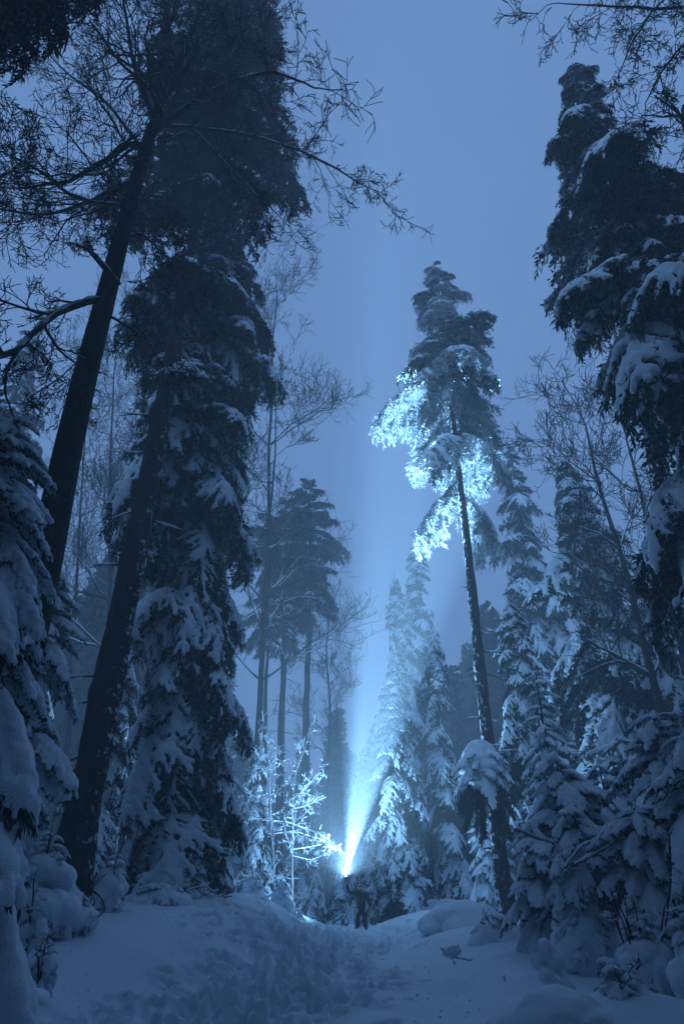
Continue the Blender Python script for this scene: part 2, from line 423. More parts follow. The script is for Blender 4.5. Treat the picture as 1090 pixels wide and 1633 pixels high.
def conifer(label, top, Y, Rm, n, sty='fir', base=None, lo=0.05, r0=None, seed=1, prof=None, name='spruce_tree', cat='tree', group=None, tmat=BARK,
            pitch=None, az_ok=None, styf=None, clump=0.5, smin=0.0, zsc=1.0, topY=None, stubs=0, power=0.8, wobble=0.15, nosnow=0.0, ground_z=None, pj=11):
    """top: pixel of the tip (or a world Vector); Y: distance; Rm: largest bough length"""
    pitch = pitch or ((-44, -4) if sty == 'fir' else (-22, 42)); zsc = 1.35 if sty == 'fir' and zsc == 1.0 else zsc
    rs = np.random.RandomState(seed)
    T = top if isinstance(top, Vector) else at(top[0], top[1], topY or Y)
    bx = T.x if base is None else at(base[0], base[1], Y).x
    B = Vector((bx, Y, gz(bx, Y) if ground_z is None else ground_z)); H = (T - B).length
    o = empty(name, B, label, cat, group)
    r0 = r0 or H * 0.011
    me, P, rad = trunk_mesh(rs, B, T, r0, 0.012, tmat, **(dict(n=240, k=34, wig=0.0012, fine=True) if r0 > .25 and tmat is not BARK else {}))
    obj('trunk', me, o)
    fz = np.linspace(0, 1, len(P))
    soft = sty in ('heavy', 'drape'); prof = prof or (lambda g: (1 - g) ** power + (0.17 if soft else 0.07))
    ga = rs.uniform(0, 6.28)
    for i in range(n):
        g = ((i + rs.uniform(0.1, 0.9)) / n) ** 0.82
        f = lo + (1 - lo) * g
        az = ga + i * 2.39996 + rs.normal(0, 0.25)
        if az_ok and not az_ok(f, az % (2 * math.pi), rs): continue
        nz = noise.noise(Vector((math.cos(az) * 1.1 + seed, math.sin(az) * 1.1, f * H * 0.28)))
        if nz < -0.42 * (1.1 - clump): continue
        ln = Rm * prof(g) * (1 + clump * nz) * rs.uniform(1 - wobble, 1 + wobble)
        if ln < smin: continue
        st = styf(f, az, rs) if styf else sty
        tm, sm = STY[st][rs.randint(len(STY[st]))]
        base_l = 2.0 if st in ('heavy', 'shrub', 'drape') else 3.0
        s = ln / (base_l * 0.92)
        p = Vector([np.interp(f, fz, P[:, a]) for a in range(3)])
        pit = R(pitch[0] + (pitch[1] - pitch[0]) * g + rs.normal(0, pj))
        wy = s * rs.uniform(0.85, 1.25)
        if ln < 1.0: wy *= 1.25
        M = Matrix.Translation(p) @ Euler((R(rs.normal(0, 8)), -pit, az), 'XYZ').to_matrix().to_4x4() @ Matrix.Diagonal((s, wy, max(s, 0.3) * zsc, 1))
        b = obj('bough', tm, o, M)
        if sm is not None and rs.uniform() >= nosnow: obj('snow_load', sm, b)
    for i in range(stubs):
        f = rs.uniform(0.05, max(0.1, lo)); p = np.array([np.interp(f, fz, P[:, a]) for a in range(3)]); r = np.interp(f, fz, rad)
        az = rs.uniform(-0.6, math.pi + 0.6) - math.pi * (rs.uniform() < 0.0) ; az = rs.choice([0.0, math.pi]) + rs.normal(0, 0.5)
        d = np.array([math.cos(az), math.sin(az), rs.uniform(-0.35, 0.15)]); l = rs.uniform(0.25, 0.9)
        tb = Tubes(); tb.add([p + d * r * 0.7, p + d * (r + l * 0.5), p + d * (r + l) - np.array([0, 0, 0.12 * l])], [0.035, 0.024, 0.01], 5)
        db = obj('dead_branch', tb.mesh('dead_branch', BARK), o)
        if rs.uniform() < 0.6:
            q = [p + d * (r + l * u) + np.array([0, 0, 0.03 - 0.03 * u]) for u in (0.1, 0.4, 0.7, 1.0)]
            tb = Tubes(); tb.add(q, [0.02, 0.04, 0.035, 0.008], 6); obj('snow_load', tb.mesh('snow_load', SNOW), db)
    return o, P, rad

# ------------------------------------------------------------------ bare trees
def rot_about(d, rs, ang):
    d = np.array(d); a = rs.normal(0, 1, 3); a -= d * a.dot(d); a /= np.linalg.norm(a) + 1e-9
    return d * math.cos(ang) + a * math.sin(ang)
def grow(rs, p, d, L, r, lev, out, kids=(6, 5, 4, 3), rmin=0.006, up=0.08, curl=0.16, shrink=(0.42, 0.68)):
    n = 7; pts = [np.array(p, float)]; d = np.array(d, float)
    for i in range(n - 1):
        d = d + rs.normal(0, curl, 3) + np.array([0, 0, up]); d /= np.linalg.norm(d); pts.append(pts[-1] + d * L / (n - 1))
    pts = np.array(pts); rad = np.maximum(np.linspace(r, r * 0.42, n), rmin); out.append((pts, rad, lev))
    if lev >= len(kids): return
    for k in range(kids[lev]):
        u = rs.uniform(0.25, 0.98); j = min(n - 2, int(u * (n - 1))); q = pts[j] + (pts[j + 1] - pts[j]) * (u * (n - 1) - j)
        dd = pts[j + 1] - pts[j]; dd /= np.linalg.norm(dd)
        grow(rs, q, rot_about(dd, rs, R(rs.uniform(28, 62))), L * rs.uniform(*shrink), max(rad[j] * 0.58, rmin), lev + 1, out, kids, rmin, up, curl, shrink)
def limb_from(rs, pts, r0, r1, out, lev=0, n_kids=8, kidL=1.6, kids=(5, 4, 3), rmin=0.006, start=0.25, up=0.06, curl=0.18):
    P = np.array([list(p) for p in pts], float)
    m = len(P); u = np.linspace(0, m - 1, (m - 1) * 4 + 1); Q = np.stack([np.interp(u, np.arange(m), P[:, a]) for a in range(3)], -1)
    Q[1:-1] += rs.normal(0, 0.02, Q[1:-1].shape) * (np.linalg.norm(P[-1] - P[0]) / 4)
    for _ in range(1): Q[1:-1] = 0.25 * Q[:-2] + 0.5 * Q[1:-1] + 0.25 * Q[2:]
    rad = np.linspace(r0, r1, len(Q)); out.append((Q, rad, lev))
    for k in range(n_kids):
        f = start + (1 - start) * (k + rs.uniform()) / n_kids; j = min(len(Q) - 2, int(f * (len(Q) - 1)))
        d = Q[j + 1] - Q[j]; d /= np.linalg.norm(d)
        grow(rs, Q[j], rot_about(d, rs, R(rs.uniform(30, 75))), kidL * rs.uniform(0.6, 1.3) * (1 - 0.35 * f), max(rmin, rad[j] * 0.5), lev + 1, out, kids=(0,) * (lev + 1) + kids, rmin=rmin, up=up, curl=curl)
    grow(rs, Q[-1], (Q[-1] - Q[-2]) / np.linalg.norm(Q[-1] - Q[-2]), kidL, r1, lev + 1, out, kids=(0,) * (lev + 1) + kids, rmin=rmin, up=up, curl=curl)
def wood_mesh(name, lines, mat_, origin, lo=0.0, hi=9.0):
    tb = Tubes(); o = np.array(origin)
    for pts, rad, lev in lines:
        if lo <= rad[0] < hi: tb.add(pts - o, rad, 9 if rad[0] > 0.08 else 5 if rad[0] > 0.025 else 3)
    return tb.mesh(name, mat_) if tb.n else None
def snow_lines(name, lines, origin, rmin=0.012, rmax=0.2, grow_=0.85, keep=0.8, rs=None, minr=0.012):
    tb = Tubes(); o = np.array(origin); rs = rs or np.random.RandomState(1)
    for pts, rad, lev in lines:
        if not (rmin <= rad[0] <= rmax) or rs.uniform() > keep: continue
        d = pts[-1] - pts[0]
        if abs(d[2]) > 0.93 * np.linalg.norm(d): continue
        r = np.maximum(rad * grow_, minr) * (1 + 0.25 * np.sin(np.arange(len(rad)) * 1.7 + rs.uniform(0, 6)))
        r = r.copy(); r[0] *= 0.4; r[-1] *= 0.4
        tb.add(pts - o + np.array([0, 0, 1.0]) * (rad * 0.65 + r * 0.35)[:, None], r, 6 if rad[0] > 0.03 else 4)
    return tb.mesh(name, SNOW) if tb.n else None

def bare_tree(label, root, lines, name='bare_tree', group=None, mats=(BEECH, TWIG), snow=True, keep=0.8, rs=None, snow_kw=None, twig_r=0.03):
    o = empty(name, root, label, 'tree', group)
    m = wood_mesh('trunk', lines, mats[0], root, twig_r, 9)
    if m: obj('trunk', m, o)
    m = wood_mesh('twigs', lines, mats[1], root, 0, twig_r)
    if m: tag(obj('twigs', m, o), kind='stuff')
    if snow:
        m = snow_lines('snow_load', lines, root, keep=keep, rs=rs, **(snow_kw or {}))
        if m: obj('snow_load', m, o)
    return o

PI = math.pi
# ================================================================== big trees on the left
# old conifer with the bare dark trunk
_, TP, TR = conifer('giant conifer with thick black trunk, bare below, its hazy crown above the snowy fir', at(262, 620, 16) + Vector((0.35, 0.5, 27)), 16, 3.1, 95, 'dark',
        base=(118, 1360), lo=0.57, r0=0.39, tmat=BARK_OLD, seed=11, name='conifer_tree', pitch=(-30, 8), clump=0.65, wobble=.25, stubs=26,
        prof=lambda g: 0.62 + 0.55 * math.sin(min(1, g * 1.35) * PI) if g < 0.75 else 1.0 - (g - 0.75) * 2.6)

# the tall snow laden fir in front of it
def prof3(g): return (1.0 - 0.22 * math.sin(min(1, g * 2.2) * PI) if g < 0.45 else 1.0 + 0.15 * math.sin((g - 0.45) * 8)) * (1.0 if g < 0.8 else max(0.12, 1 - (g - 0.8) * 4.2))
conifer('tall ragged fir with snow on every drooping bough right beside the thick black trunk', (347, 335), 19, 2.6, 210, 'fir', base=(276, 1430), lo=0.03, r0=0.30, seed=21,
        name='fir_tree', prof=prof3, clump=0.55, wobble=0.2, pitch=(-40, -6), styf=lambda f, az, rs: 'dark' if rs.uniform() < (0.5 if f > 0.65 else 0.1) else 'fir')

# near snow draped spruce at the edge
conifer('large spruce draped in thick hanging snow lobes, nearest of all to the viewer', (25, 668), 8.2, 1.75, 95, 'drape', pj=7, styf=lambda f, az, rs: 'drape' if rs.uniform() < .6 else 'heavy', lo=0.02, r0=0.12, seed=31, pitch=(-16, 20), clump=0.35, group=None, power=0.75, base=(-225, 1480))
conifer('young snow draped spruce half hidden between the near drooping spruce and the thick black trunk', (92, 905), 13.5, 1.35, 70, 'drape', lo=0.02, seed=32, pitch=(-10, 25), clump=0.4, power=0.65)
conifer('faint tall spruce in the fog behind the bare beech trunk', (60, 515), 36, 4.8, 190, 'fir', lo=0.1, seed=33, clump=0.7, wobble=.35)
conifer('dim snowy spruce standing in fog between the beech trunk and the thick black trunk', (112, 722), 27, 2.6, 90, 'fir', lo=0.05, seed=34, clump=0.6)
conifer('blue lit young spruce peeping out behind the thick black trunk, snow on its tips', (208, 1035), 23, 1.7, 70, 'fir', lo=0.02, seed=35)
conifer('slim blue lit young spruce tucked against the tall ragged fir on its torch side', (347, 1108), 23.5, 1.25, 80, 'heavy', lo=0.02, seed=36, clump=0.5)
conifer('small dark spruce with a white snow cap in front of the misty pine trunks', (416, 1162), 33, 1.9, 60, 'fir', lo=0.02, seed=37)

# ================================================================== trees on the right
def az1(f, az, rs):
    toward = -math.sin(az)              # 1 towards the viewer
    if f < 0.56: return rs.uniform() < (0.0 if toward > 0.3 else 0.38)
    if f < 0.74: return rs.uniform() < (0.22 if toward > 0.2 else 0.62)
    return True
def prof1(g): return 0.55 + 0.55 * g / 0.45 if g < 0.45 else max(0.17, 1.1 - (g - 0.45) * 1.72)
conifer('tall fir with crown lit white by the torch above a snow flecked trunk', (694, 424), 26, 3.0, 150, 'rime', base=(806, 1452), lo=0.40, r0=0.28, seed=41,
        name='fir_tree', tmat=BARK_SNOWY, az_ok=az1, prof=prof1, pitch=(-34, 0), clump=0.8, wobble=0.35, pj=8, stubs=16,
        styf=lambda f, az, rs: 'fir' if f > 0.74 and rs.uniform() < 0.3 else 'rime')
conifer('towering snow clotted conifer leaning in from the edge opposite the bare beech', (912, 100), 13, 2.25, 185, 'fir', lo=0.20, r0=0.34, seed=42, name='conifer_tree', clump=0.8, nosnow=0.06, wobble=.3, pitch=(-36, -4),
        prof=lambda g: (0.85 + 0.22 * math.sin(g * 21)) * (1.0 if g < 0.68 else max(0.15, 1 - (g - 0.68) * 2.7)), styf=lambda f, az, rs: 'dark' if rs.uniform() < 0.1 else 'fir')
conifer('narrow pointed spruce with blue lit snow just beyond the man with the torch', (625, 1000), 34, 1.95, 120, 'fir', lo=0.06, seed=43, clump=0.45, nosnow=0.1)
conifer('pointed spruce with bare lower trunk between the blue lit spruce and the bright fir', (691, 998), 36, 2.0, 110, 'fir', lo=0.16, seed=44, clump=0.45, nosnow=0.1, base=(717, 1430))
conifer('grey foggy spruce with drooping arms rising behind the pointed blue lit spruce', (628, 912), 46, 3.0, 120, 'fir', lo=0.3, seed=45, clump=0.7)
conifer('palest foggy spruce just behind the bright fir trunk', (664, 845), 54, 3.2, 130, 'fir', lo=0.3, seed=46, clump=0.7, base=(672, 1430))
conifer('broad foggy spruce behind the rime bright fir, tip level with its lower crown', (812, 708), 43, 4.2, 190, 'fir', lo=0.05, seed=47, clump=0.7, nosnow=0.1, wobble=.35)
conifer('big spruce with heavy snow on broad sagging boughs nearest the edge conifer', (897, 735), 30, 3.9, 230, 'fir', lo=0.04, seed=48, clump=0.75, nosnow=0.1, wobble=.3, power=.7)
conifer('slender blue lit spruce with matted snow directly beside the bright fir trunk', (809, 950), 27.5, 1.6, 120, 'fir', lo=0.03, seed=49, clump=0.5, nosnow=0.1, power=0.45)
conifer('small steep spruce with a torch bright flank above the snow bent saplings', (853, 1072), 20, 1.05, 90, 'heavy', lo=0.02, seed=50, clump=0.35, power=0.6)
conifer('brightly lit little spruce seen between the leaning fir trunk and the snow mound', (772, 1305), 31, 0.95, 60, 'heavy', lo=0.02, seed=51, power=0.5)
thick = [((885, 1205), 15.5, 1.25, 'snow bent sapling with a rounded hood of snow nearest the fleck barked fir trunk'),
         ((955, 1222), 16.5, 1.25, 'snow bent sapling with twin pointed hoods in the middle of the thicket'),
         ((1040, 1140), 14.0, 1.3, 'tallest snow bent sapling of the thicket with an arched loop at its tip'),
         ((1098, 1165), 11.8, 1.25, 'dark snow bent sapling at the outer end of the thicket'),
         ((912, 1285), 13.6, 1.0, 'low snow bent sapling in front of the thicket behind the snowy twigs'),
         ((985, 1178), 19.0, 1.2, 'snow bent sapling standing back in the shade of the thicket'),
         ((868, 1155), 18.5, 0.9, 'slim snow bent sapling just below the torch bright little spruce'),
         ((845, 1318), 14.8, 0.8, 'short snow bent sapling leaning over the foot of the fleck barked trunk'),
         ((1010, 1290), 12.6, 1.0, 'bushy snow bent sapling below the arched one')]
for i, (tp, Y, rm, lb) in enumerate(thick):
    conifer(lb, tp, Y, rm, 56, 'heavy', styf=lambda f, az, rs: 'drape' if rs.uniform() < .75 else 'heavy', lo=0.0, seed=60 + i, name='snow_bent_sapling', cat='sapling', group='snow bent saplings in the thicket', pitch=(-26, 34), clump=0.45, power=0.6, wobble=0.25)
# snow hooded bough low on the bright fir's trunk is built below with the mounds

# small spruces round the man
for i, (tp, Y, rm, st, lb) in enumerate([((541, 1378), 34, 1.0, 'fir', 'small round snowy spruce right behind the raised arm'),
        ((505, 1385), 36, 1.2, 'fir', 'little dim spruce between the frosted bush and the man'),
        ((608, 1340), 39, 1.8, 'fir', 'dim snow laden spruce just behind the man on his free arm side'),
        ((575, 1290), 46, 2.2, 'fir', 'faint spruce in the lit mist above the man'),
        ((750, 1230), 42, 2.2, 'fir', 'dark snowy spruce behind the hooded trunk'),
        ((480, 1290), 44, 2.0, 'fir', 'dark spruce behind the frosted bush')]):
    conifer(lb, tp, Y, rm, 55, st, lo=0.02, seed=80 + i, clump=0.45)

# misty pines
for i, (bp, tp, lb, rm) in enumerate([((443, 1400), (458, 800), 'misty pine with the thickest bare trunk of the three behind the frosted bush', 2.2),
        ((484, 1400), (494, 765), 'tallest misty pine of the three, its trunk nearest the beam', 2.3),
        ((416, 1400), (430, 850), 'thin misty pine of the three, nearest the tall ragged fir', 1.7)]):
    conifer(lb, tp, 50, rm, 60, 'dark', base=bp, lo=0.60, r0=0.36 if i < 2 else 0.24, seed=90 + i, name='pine_tree', group='misty pines behind the frosted bush', clump=0.7, stubs=8,
            prof=lambda g: 0.75 + 0.3 * math.sin(g * PI) if g < 0.7 else 1.05 - (g - 0.7) * 2.6)

# overhanging black conifer beside the camera
conifer('black conifer bough mass hanging over the viewer in the upper corner', Vector((-6.6, 5.2, 26.0)), 5.2, 1.9, 80, 'dark', lo=0.60, seed=95, name='conifer_tree', clump=0.5, prof=lambda g: 1.0 if g < 0.7 else 1.0 - (g - 0.7) * 2.5)

# ================================================================== bare trees
def px_line(L, Y): return [at(a[0], a[1], Y + (a[2] if len(a) > 2 else 0)) for a in L]
def beech():
    rs = np.random.RandomState(7); Y = 10.0; L = []
    tr = px_line([(-78, 1480), (-10, 1230), (52, 985), (78, 870), (108, 720), (138, 592), (165, 490), (192, 385), (216, 296), (240, 212)], Y)
    root = tr[0].copy(); root.z = gz(root.x, root.y) - 0.2; tr[0] = root
    P = np.array([list(p) for p in tr]); u = np.linspace(0, len(P) - 1, 40); Q = np.stack([np.interp(u, np.arange(len(P)), P[:, a]) for a in range(3)], -1)
    Q[1:-1] = (Q[:-2] + 2 * Q[1:-1] + Q[2:]) / 4
    L.append((Q, np.linspace(0.34, 0.15, 40), 0))
    limbs = [  # pixel polylines with depth offsets, start radius, end radius, kid length
        ([(240, 212), (262, 140), (266, 40), (272, -70, 1.5)], .15, .06, 2.4, 12),
        ([(238, 222), (255, 200), (330, 150, -.3), (375, 128, -.8), (440, 115, -1.4), (500, 140, -2)], .10, .02, 1.9, 12),
        ([(240, 205), (300, 200, .3), (400, 216, .8), (480, 240, 1.2), (555, 278, 1.5), (600, 305, 1.6)], .075, .012, 1.2, 13),
        ([(300, 200, .3), (360, 260, .3), (410, 310, .1), (450, 350, 0)], .035, .01, 1.1, 7),
        ([(232, 235), (200, 230, -.4), (160, 262, -1), (110, 290, -1.6), (40, 300, -2)], .085, .02, 1.9, 12),
        ([(220, 285), (180, 300, .5), (130, 330, 1.0), (60, 345, 1.5), (-30, 330, 2)], .07, .02, 1.8, 12),
        ([(206, 330), (150, 325, -.6), (110, 310, -1.2), (60, 270, -1.6), (10, 245, -2)], .06, .015, 1.6, 11),
        ([(244, 190), (215, 110, -.5), (200, 30, -1), (190, -60, -1.2)], .07, .03, 2.0, 10),
        ([(255, 160), (290, 90, -.6), (320, 20, -1.0), (350, -60, -1.2)], .07, .03, 2.0, 10),
        ([(262, 120), (330, 90, .5), (390, 60, 1), (460, 10, 1.2)], .05, .018, 1.7, 10),
        ([(230, 240), (180, 170, .4), (110, 120, .8), (50, 60, 1)], .055, .015, 1.7, 10),
        ([(190, 455), (165, 425, -.3), (148, 405, -.4)], .07, .055, .4, 2),
        ([(175, 480), (140, 480, -.3), (92, 497, -.7), (62, 525, -1), (22, 562, -1.3), (-40, 575, -1.6)], .075, .05, 1.1, 6),
        ([(30, 556, -1.3), (10, 590, -1.3), (8, 630, -1.3), (22, 665, -1.3)], .035, .012, .5, 4),
        ([(196, 380), (225, 370, .3), (260, 405, .6), (290, 440, .8)], .04, .012, 1.0, 7),
        ([(165, 500), (205, 520, .4), (240, 545, .6), (262, 590, .8)], .03, .01, .9, 6),
        ([(150, 545), (100, 600, -.3), (40, 640, -.5)], .02, .008, .9, 5),
    ]
    for pl, r0, r1, kl, nk in limbs:
        limb_from(rs, px_line(pl, Y), r0, r1, L, 0, int(nk * 1.3), kl, (5, 4, 3), 0.0075, 0.12, up=0.03, curl=0.15)
    bare_tree('bare beech with slanting dark trunk and web of snow lined branches', root, L, 'beech_tree', snow_kw=dict(rmin=0.0115, rmax=0.11, grow_=0.8, minr=0.009), keep=0.85, rs=rs, twig_r=0.022)
beech()

def corner_tree():
    rs = np.random.RandomState(17); Y = 9.0; L = []
    root = Vector((9.2, 9.6, gz(9.2, 9.6)))
    topv = Vector((8.4, 9.3, 17)); tr = [root, root.lerp(topv, 0.5), topv]
    limb_from(rs, tr, .26, .09, L, 0, 0, 2.0, (4, 3, 2), 0.008)
    for pl, r0, r1, kl, nk in [([(1300, 60), (1180, 10, -.5), (1080, 12, -1), (1000, 14, -1.3), (900, 6, -1.5)], .07, .014, 1.2, 13),
            ([(1290, 120), (1160, 60, -.4), (1085, 70, -.8), (1050, 120, -1), (1028, 165, -1.1)], .05, .012, 1.0, 12),
            ([(1240, -60), (1130, -50), (1060, -10, -.5), (1010, 60, -.8), (985, 120, -.9)], .05, .012, 1.0, 12),
            ([(1280, 200), (1180, 150), (1110, 190), (1080, 260)], .04, .012, .9, 8)]:
        limb_from(rs, px_line(pl, Y), r0, r1, L, 0, nk, kl, (5, 4, 2), 0.0075, 0.3, up=-0.04, curl=0.2)
    bare_tree('bare tree whose drooping dark twigs hang into the corner above the edge conifer', root, L, 'bare_tree', snow_kw=dict(rmin=0.015, rmax=0.08), keep=0.5, rs=rs, twig_r=0.02)
corner_tree()

def foggy(label, base, top, Y, seed, r0, group, n_limbs=11, snow=True, lo=0.35):
    rs = np.random.RandomState(seed); L = []
    T = at(top[0], top[1], Y); bx = at(base[0], base[1], Y).x; B = Vector((bx, Y, gz(bx, Y))); H = T.z - B.z
    limb_from(rs, [B, B.lerp(T, .35) + Vector((rs.normal(0, .2), 0, 0)), B.lerp(T, .7), T], r0, 0.03, L, 0, n_limbs, H * 0.19, (6, 5, 3), 0.014, lo, up=0.13, curl=0.22)
    bare_tree(label, B, L, 'bare_tree', group, snow=snow, keep=0.6, rs=rs, snow_kw=dict(rmin=0.02, rmax=0.2, minr=0.02), twig_r=0.05)
GF = 'bare trees in the fog'
foggy('fog grey bare tree peeping over the fir crown, its branches against the sky', (400, 1400), (440, 440), 37, 3, .2, GF, 16)
foggy('fog grey bare tree with snow lined sideways boughs below the taller bare one', (395, 1400), (440, 640), 33, 4, .16, GF, 18)
foggy('pale bare tree in fog right beside the thick black trunk', (215, 1400), (232, 600), 38, 5, .2, GF, 18)
foggy('pale bare tree in fog midway between the two black trunks', (160, 1400), (185, 560), 33, 6, .18, GF, 18)
foggy('pale bare tree in fog close behind the beech trunk', (95, 1400), (140, 640), 42, 8, .2, GF, 16)
foggy('dark bare tree leaning beside the towering edge conifer', (1120, 1350), (915, 640), 25, 9, .20, GF, 18, lo=.3)
foggy('dark bare tree nearest the edge conifer, its trunk half hidden', (1150, 1350), (990, 660), 27, 10, .22, GF, 16, lo=.3)
foggy('thin bare tree with branches ending in the lit mist by the misty pines', (520, 1400), (525, 960), 52, 12, .16, GF, 14, lo=.4)

def frosted_bush():
    rs = np.random.RandomState(5); Y = 31.0; L = []
    root = at(450, 1478, Y); root.z = gz(root.x, Y)
    for pl, r0, r1, kl, nk in [
            ([(440, 1470), (438, 1385), (432, 1300), (428, 1235), (428, 1180)], .05, .02, .9, 12),
            ([(466, 1470), (466, 1380), (467, 1300), (468, 1245), (490, 1180, .3)], .045, .015, .9, 12),
            ([(434, 1310), (455, 1310, .3), (490, 1322, .6), (515, 1332, .2), (531, 1350, .2)], .03, .014, .55, 8),
            ([(466, 1355), (500, 1350, .4), (520, 1345, .5), (528, 1348, .2)], .024, .013, .5, 6),
            ([(466, 1365), (495, 1372, .3), (515, 1365, .7), (522, 1343, .2)], .022, .012, .4, 5),
            ([(436, 1330), (470, 1325, .5), (500, 1335, .5), (520, 1343, .2)], .022, .012, .45, 6),
            ([(467, 1275), (490, 1255, .3), (510, 1228, .5)], .025, .012, .6, 7),
            ([(467, 1290), (490, 1285, .3), (510, 1272, .5)], .025, .012, .6, 7),
            ([(432, 1290), (405, 1270, .2), (385, 1258, .3)], .028, .012, .7, 8),
            ([(434, 1310), (410, 1305, 0), (385, 1312, 0)], .025, .01, .6, 7),
            ([(430, 1240), (415, 1215, 0), (402, 1185, 0)], .022, .01, .6, 6),
            ([(467, 1260), (450, 1215, 0), (432, 1180, .2)], .022, .01, .6, 7),
            ([(440, 1400), (415, 1390, 0), (395, 1400, 0)], .022, .01, .5, 6)]:
        limb_from(rs, px_line(pl, Y), r0, r1, L, 0, nk + 2, kl, (4, 2), 0.0085, 0.15, up=0.02, curl=0.24)
    bare_tree('leafless bush coated in hoar frost glowing white beside the torch', root, L, 'frosted_bush', mats=(FROST_TWIG, FROST_TWIG), snow_kw=dict(rmin=0.0, rmax=0.06, grow_=0.8, minr=0.010), keep=0.9, rs=rs, twig_r=0.02)
frosted_bush()

# ================================================================== snow mounds and shrubs
def mound(label, px, top_py, base_py, width_px, Y, seed, name='snow_mound', cat='snow mound', group=None, n=26, twigs=4, flat=0.8, voxel=0.05, fingers=0.0, core=ROCK, depth=0.8):
    """a shrub, stump or stone buried in snow: dark core below, lumpy snow cap above"""
    rs = np.random.RandomState(seed)
    T = at(px, top_py, Y); Bz = at(px, base_py, Y).z; g = gz(T.x, Y); Bz = min(Bz, g + 0.05); Bz = max(Bz, g - 0.3)
    den = math.cos(PITCH) - math.sin(PITCH) * (816.5 - base_py) / F
    w = width_px / F * Y / den / 2; h = max(0.12, T.z - Bz)
    o = empty(name, (T.x, Y, Bz), label, cat, group)
    C, Sz, D = [], [], []
    for k in range(n):
        a = rs.uniform(0, 2 * PI); q = math.sqrt(rs.uniform()) * 0.9; r = w * rs.uniform(0.22, 0.46)
        zz = h * (1 - 0.75 * q ** 2) * rs.uniform(0.75, 1.0) - r * flat
        C.append((math.cos(a) * q * w, math.sin(a) * q * w * depth, zz)); Sz.append((r, r * rs.uniform(.8, 1.1), r * flat)); D.append((math.cos(a), math.sin(a), -0.3 * q))
        if rs.uniform() < fingers:
            m = rs.randint(3, 6)
            for j in range(m):
                C.append((math.cos(a) * w * (q + 0.07 * j), math.sin(a) * w * depth * (q + 0.07 * j), zz - h * 0.13 * j)); rr = r * (0.5 - 0.06 * j); Sz.append((rr * 1.3, rr, rr)); D.append((math.cos(a) * .4, math.sin(a) * .4, -1))
    shrub = name == 'snowy_shrub'
    if shrub:
        C = [(c[0] * .8, c[1] * .8, c[2] * .62) for c in C]
    me = blobs_mesh('snow_cap', C, Sz, SNOW, voxel * max(0.5, min(1.2, w)), 4, 0.015, seed, D)
    obj('snow_cap', me, o)
    if shrub:
        nb = int(16 + n * 0.6)
        for k in range(nb):
            g = (k + rs.uniform()) / nb; az = k * 2.4 + rs.normal(0, .3)
            tm, sm = STY['shrub' if rs.uniform() < .6 else 'heavy'][rs.randint(5)]
            sc = w * rs.uniform(0.40, 0.78) / 1.9 * (1.1 - 0.4 * g)
            p = Vector((math.cos(az) * w * .30 * (1 - g), math.sin(az) * w * .30 * (1 - g) * depth, h * (0.12 + 0.62 * g)))
            M = Matrix.Translation(p) @ Euler((R(rs.normal(0, 10)), -R(-5 + 45 * g + rs.normal(0, 8)), az), 'XYZ').to_matrix().to_4x4() @ Matrix.Diagonal((sc, sc * rs.uniform(.9, 1.3), sc * 1.15, 1))
            b = obj('branch', tm, o, M); obj('snow_load', sm, b)
    tb = Tubes()
    for k in range(twigs):
        a = rs.uniform(0, 2 * PI); q = rs.uniform(0.2, 0.8) * w
        p0 = np.array([math.cos(a) * q * 0.4, math.sin(a) * q * 0.4 * depth, h * .1])
        p2 = np.array([math.cos(a) * q * 1.4, math.sin(a) * q * 1.4 * depth, h * rs.uniform(0.5, 1.1)])
        mid = (p0 + p2) / 2 + np.array([0, 0, 0.12 * h]) + rs.normal(0, 0.03, 3); m2 = (mid + p2) / 2 + rs.normal(0, .03, 3)
        tb.add([p0, mid, m2, p2], [0.016, 0.012, 0.009, 0.005], 4)
        for j in range(4):
            t_ = mid + (p2 - mid) * rs.uniform(0.1, 1); e = t_ + rs.normal(0, 0.12, 3) * max(.5, w) + np.array([0, 0, .06])
            tb.add([t_, (t_ + e) / 2 + rs.normal(0, .015, 3), e], [0.007, 0.006, 0.004], 3)
    if tb.n: tag(obj('twigs', tb.mesh('twigs', TWIG), o), kind='stuff')
    return o, w, h

GS = 'snow buried shrubs along the trail'
GS2 = 'snow buried shrubs under the fir'
mound('broad hooded shrub bent under snow at the foot of the thick black trunk', 95, 1282, 1400, 125, 13, 201, 'snowy_shrub', 'shrub', GS2, 30, 5, .8, fingers=.5)
mound('pointed little snow covered shrub like a tent on the bank', 190, 1336, 1425, 62, 15.5, 202, 'snowy_shrub', 'shrub', GS2, 24, 3, 1.0, fingers=.7)
mound('shrub with square edged snow lump beside the near drooping spruce', 85, 1458, 1528, 52, 10.0, 203, 'snowy_shrub', 'shrub', GS2, 18, 2)
mound('rounded snow cushion between the near spruce and the hooded shrub', 70, 1400, 1475, 50, 11.5, 204, 'snowy_shrub', 'shrub', GS2, 16, 2)
mound('low clump of snow lumps with a thin arching twig on the bank', 130, 1412, 1455, 75, 13.5, 205, 'snowy_shrub', 'shrub', GS2, 22, 6)
mound('low snow heaped bramble along the top of the bank under the tall ragged fir', 255, 1408, 1440, 120, 17.2, 206, 'snowy_shrub', 'shrub', GS2, 30, 8, depth=.5)
mound('last snow heaped bramble of the bank with dark bent twigs, nearest the frosted bush', 335, 1420, 1448, 70, 18.5, 207, 'snowy_shrub', 'shrub', GS2, 18, 6, depth=.6)
mound('tall lumpy snow covered shrub at the foot of the frosted bush, blue lit', 408, 1382, 1462, 56, 25.5, 208, 'snowy_shrub', 'shrub', GS, 28, 4, 1.0, fingers=.6)
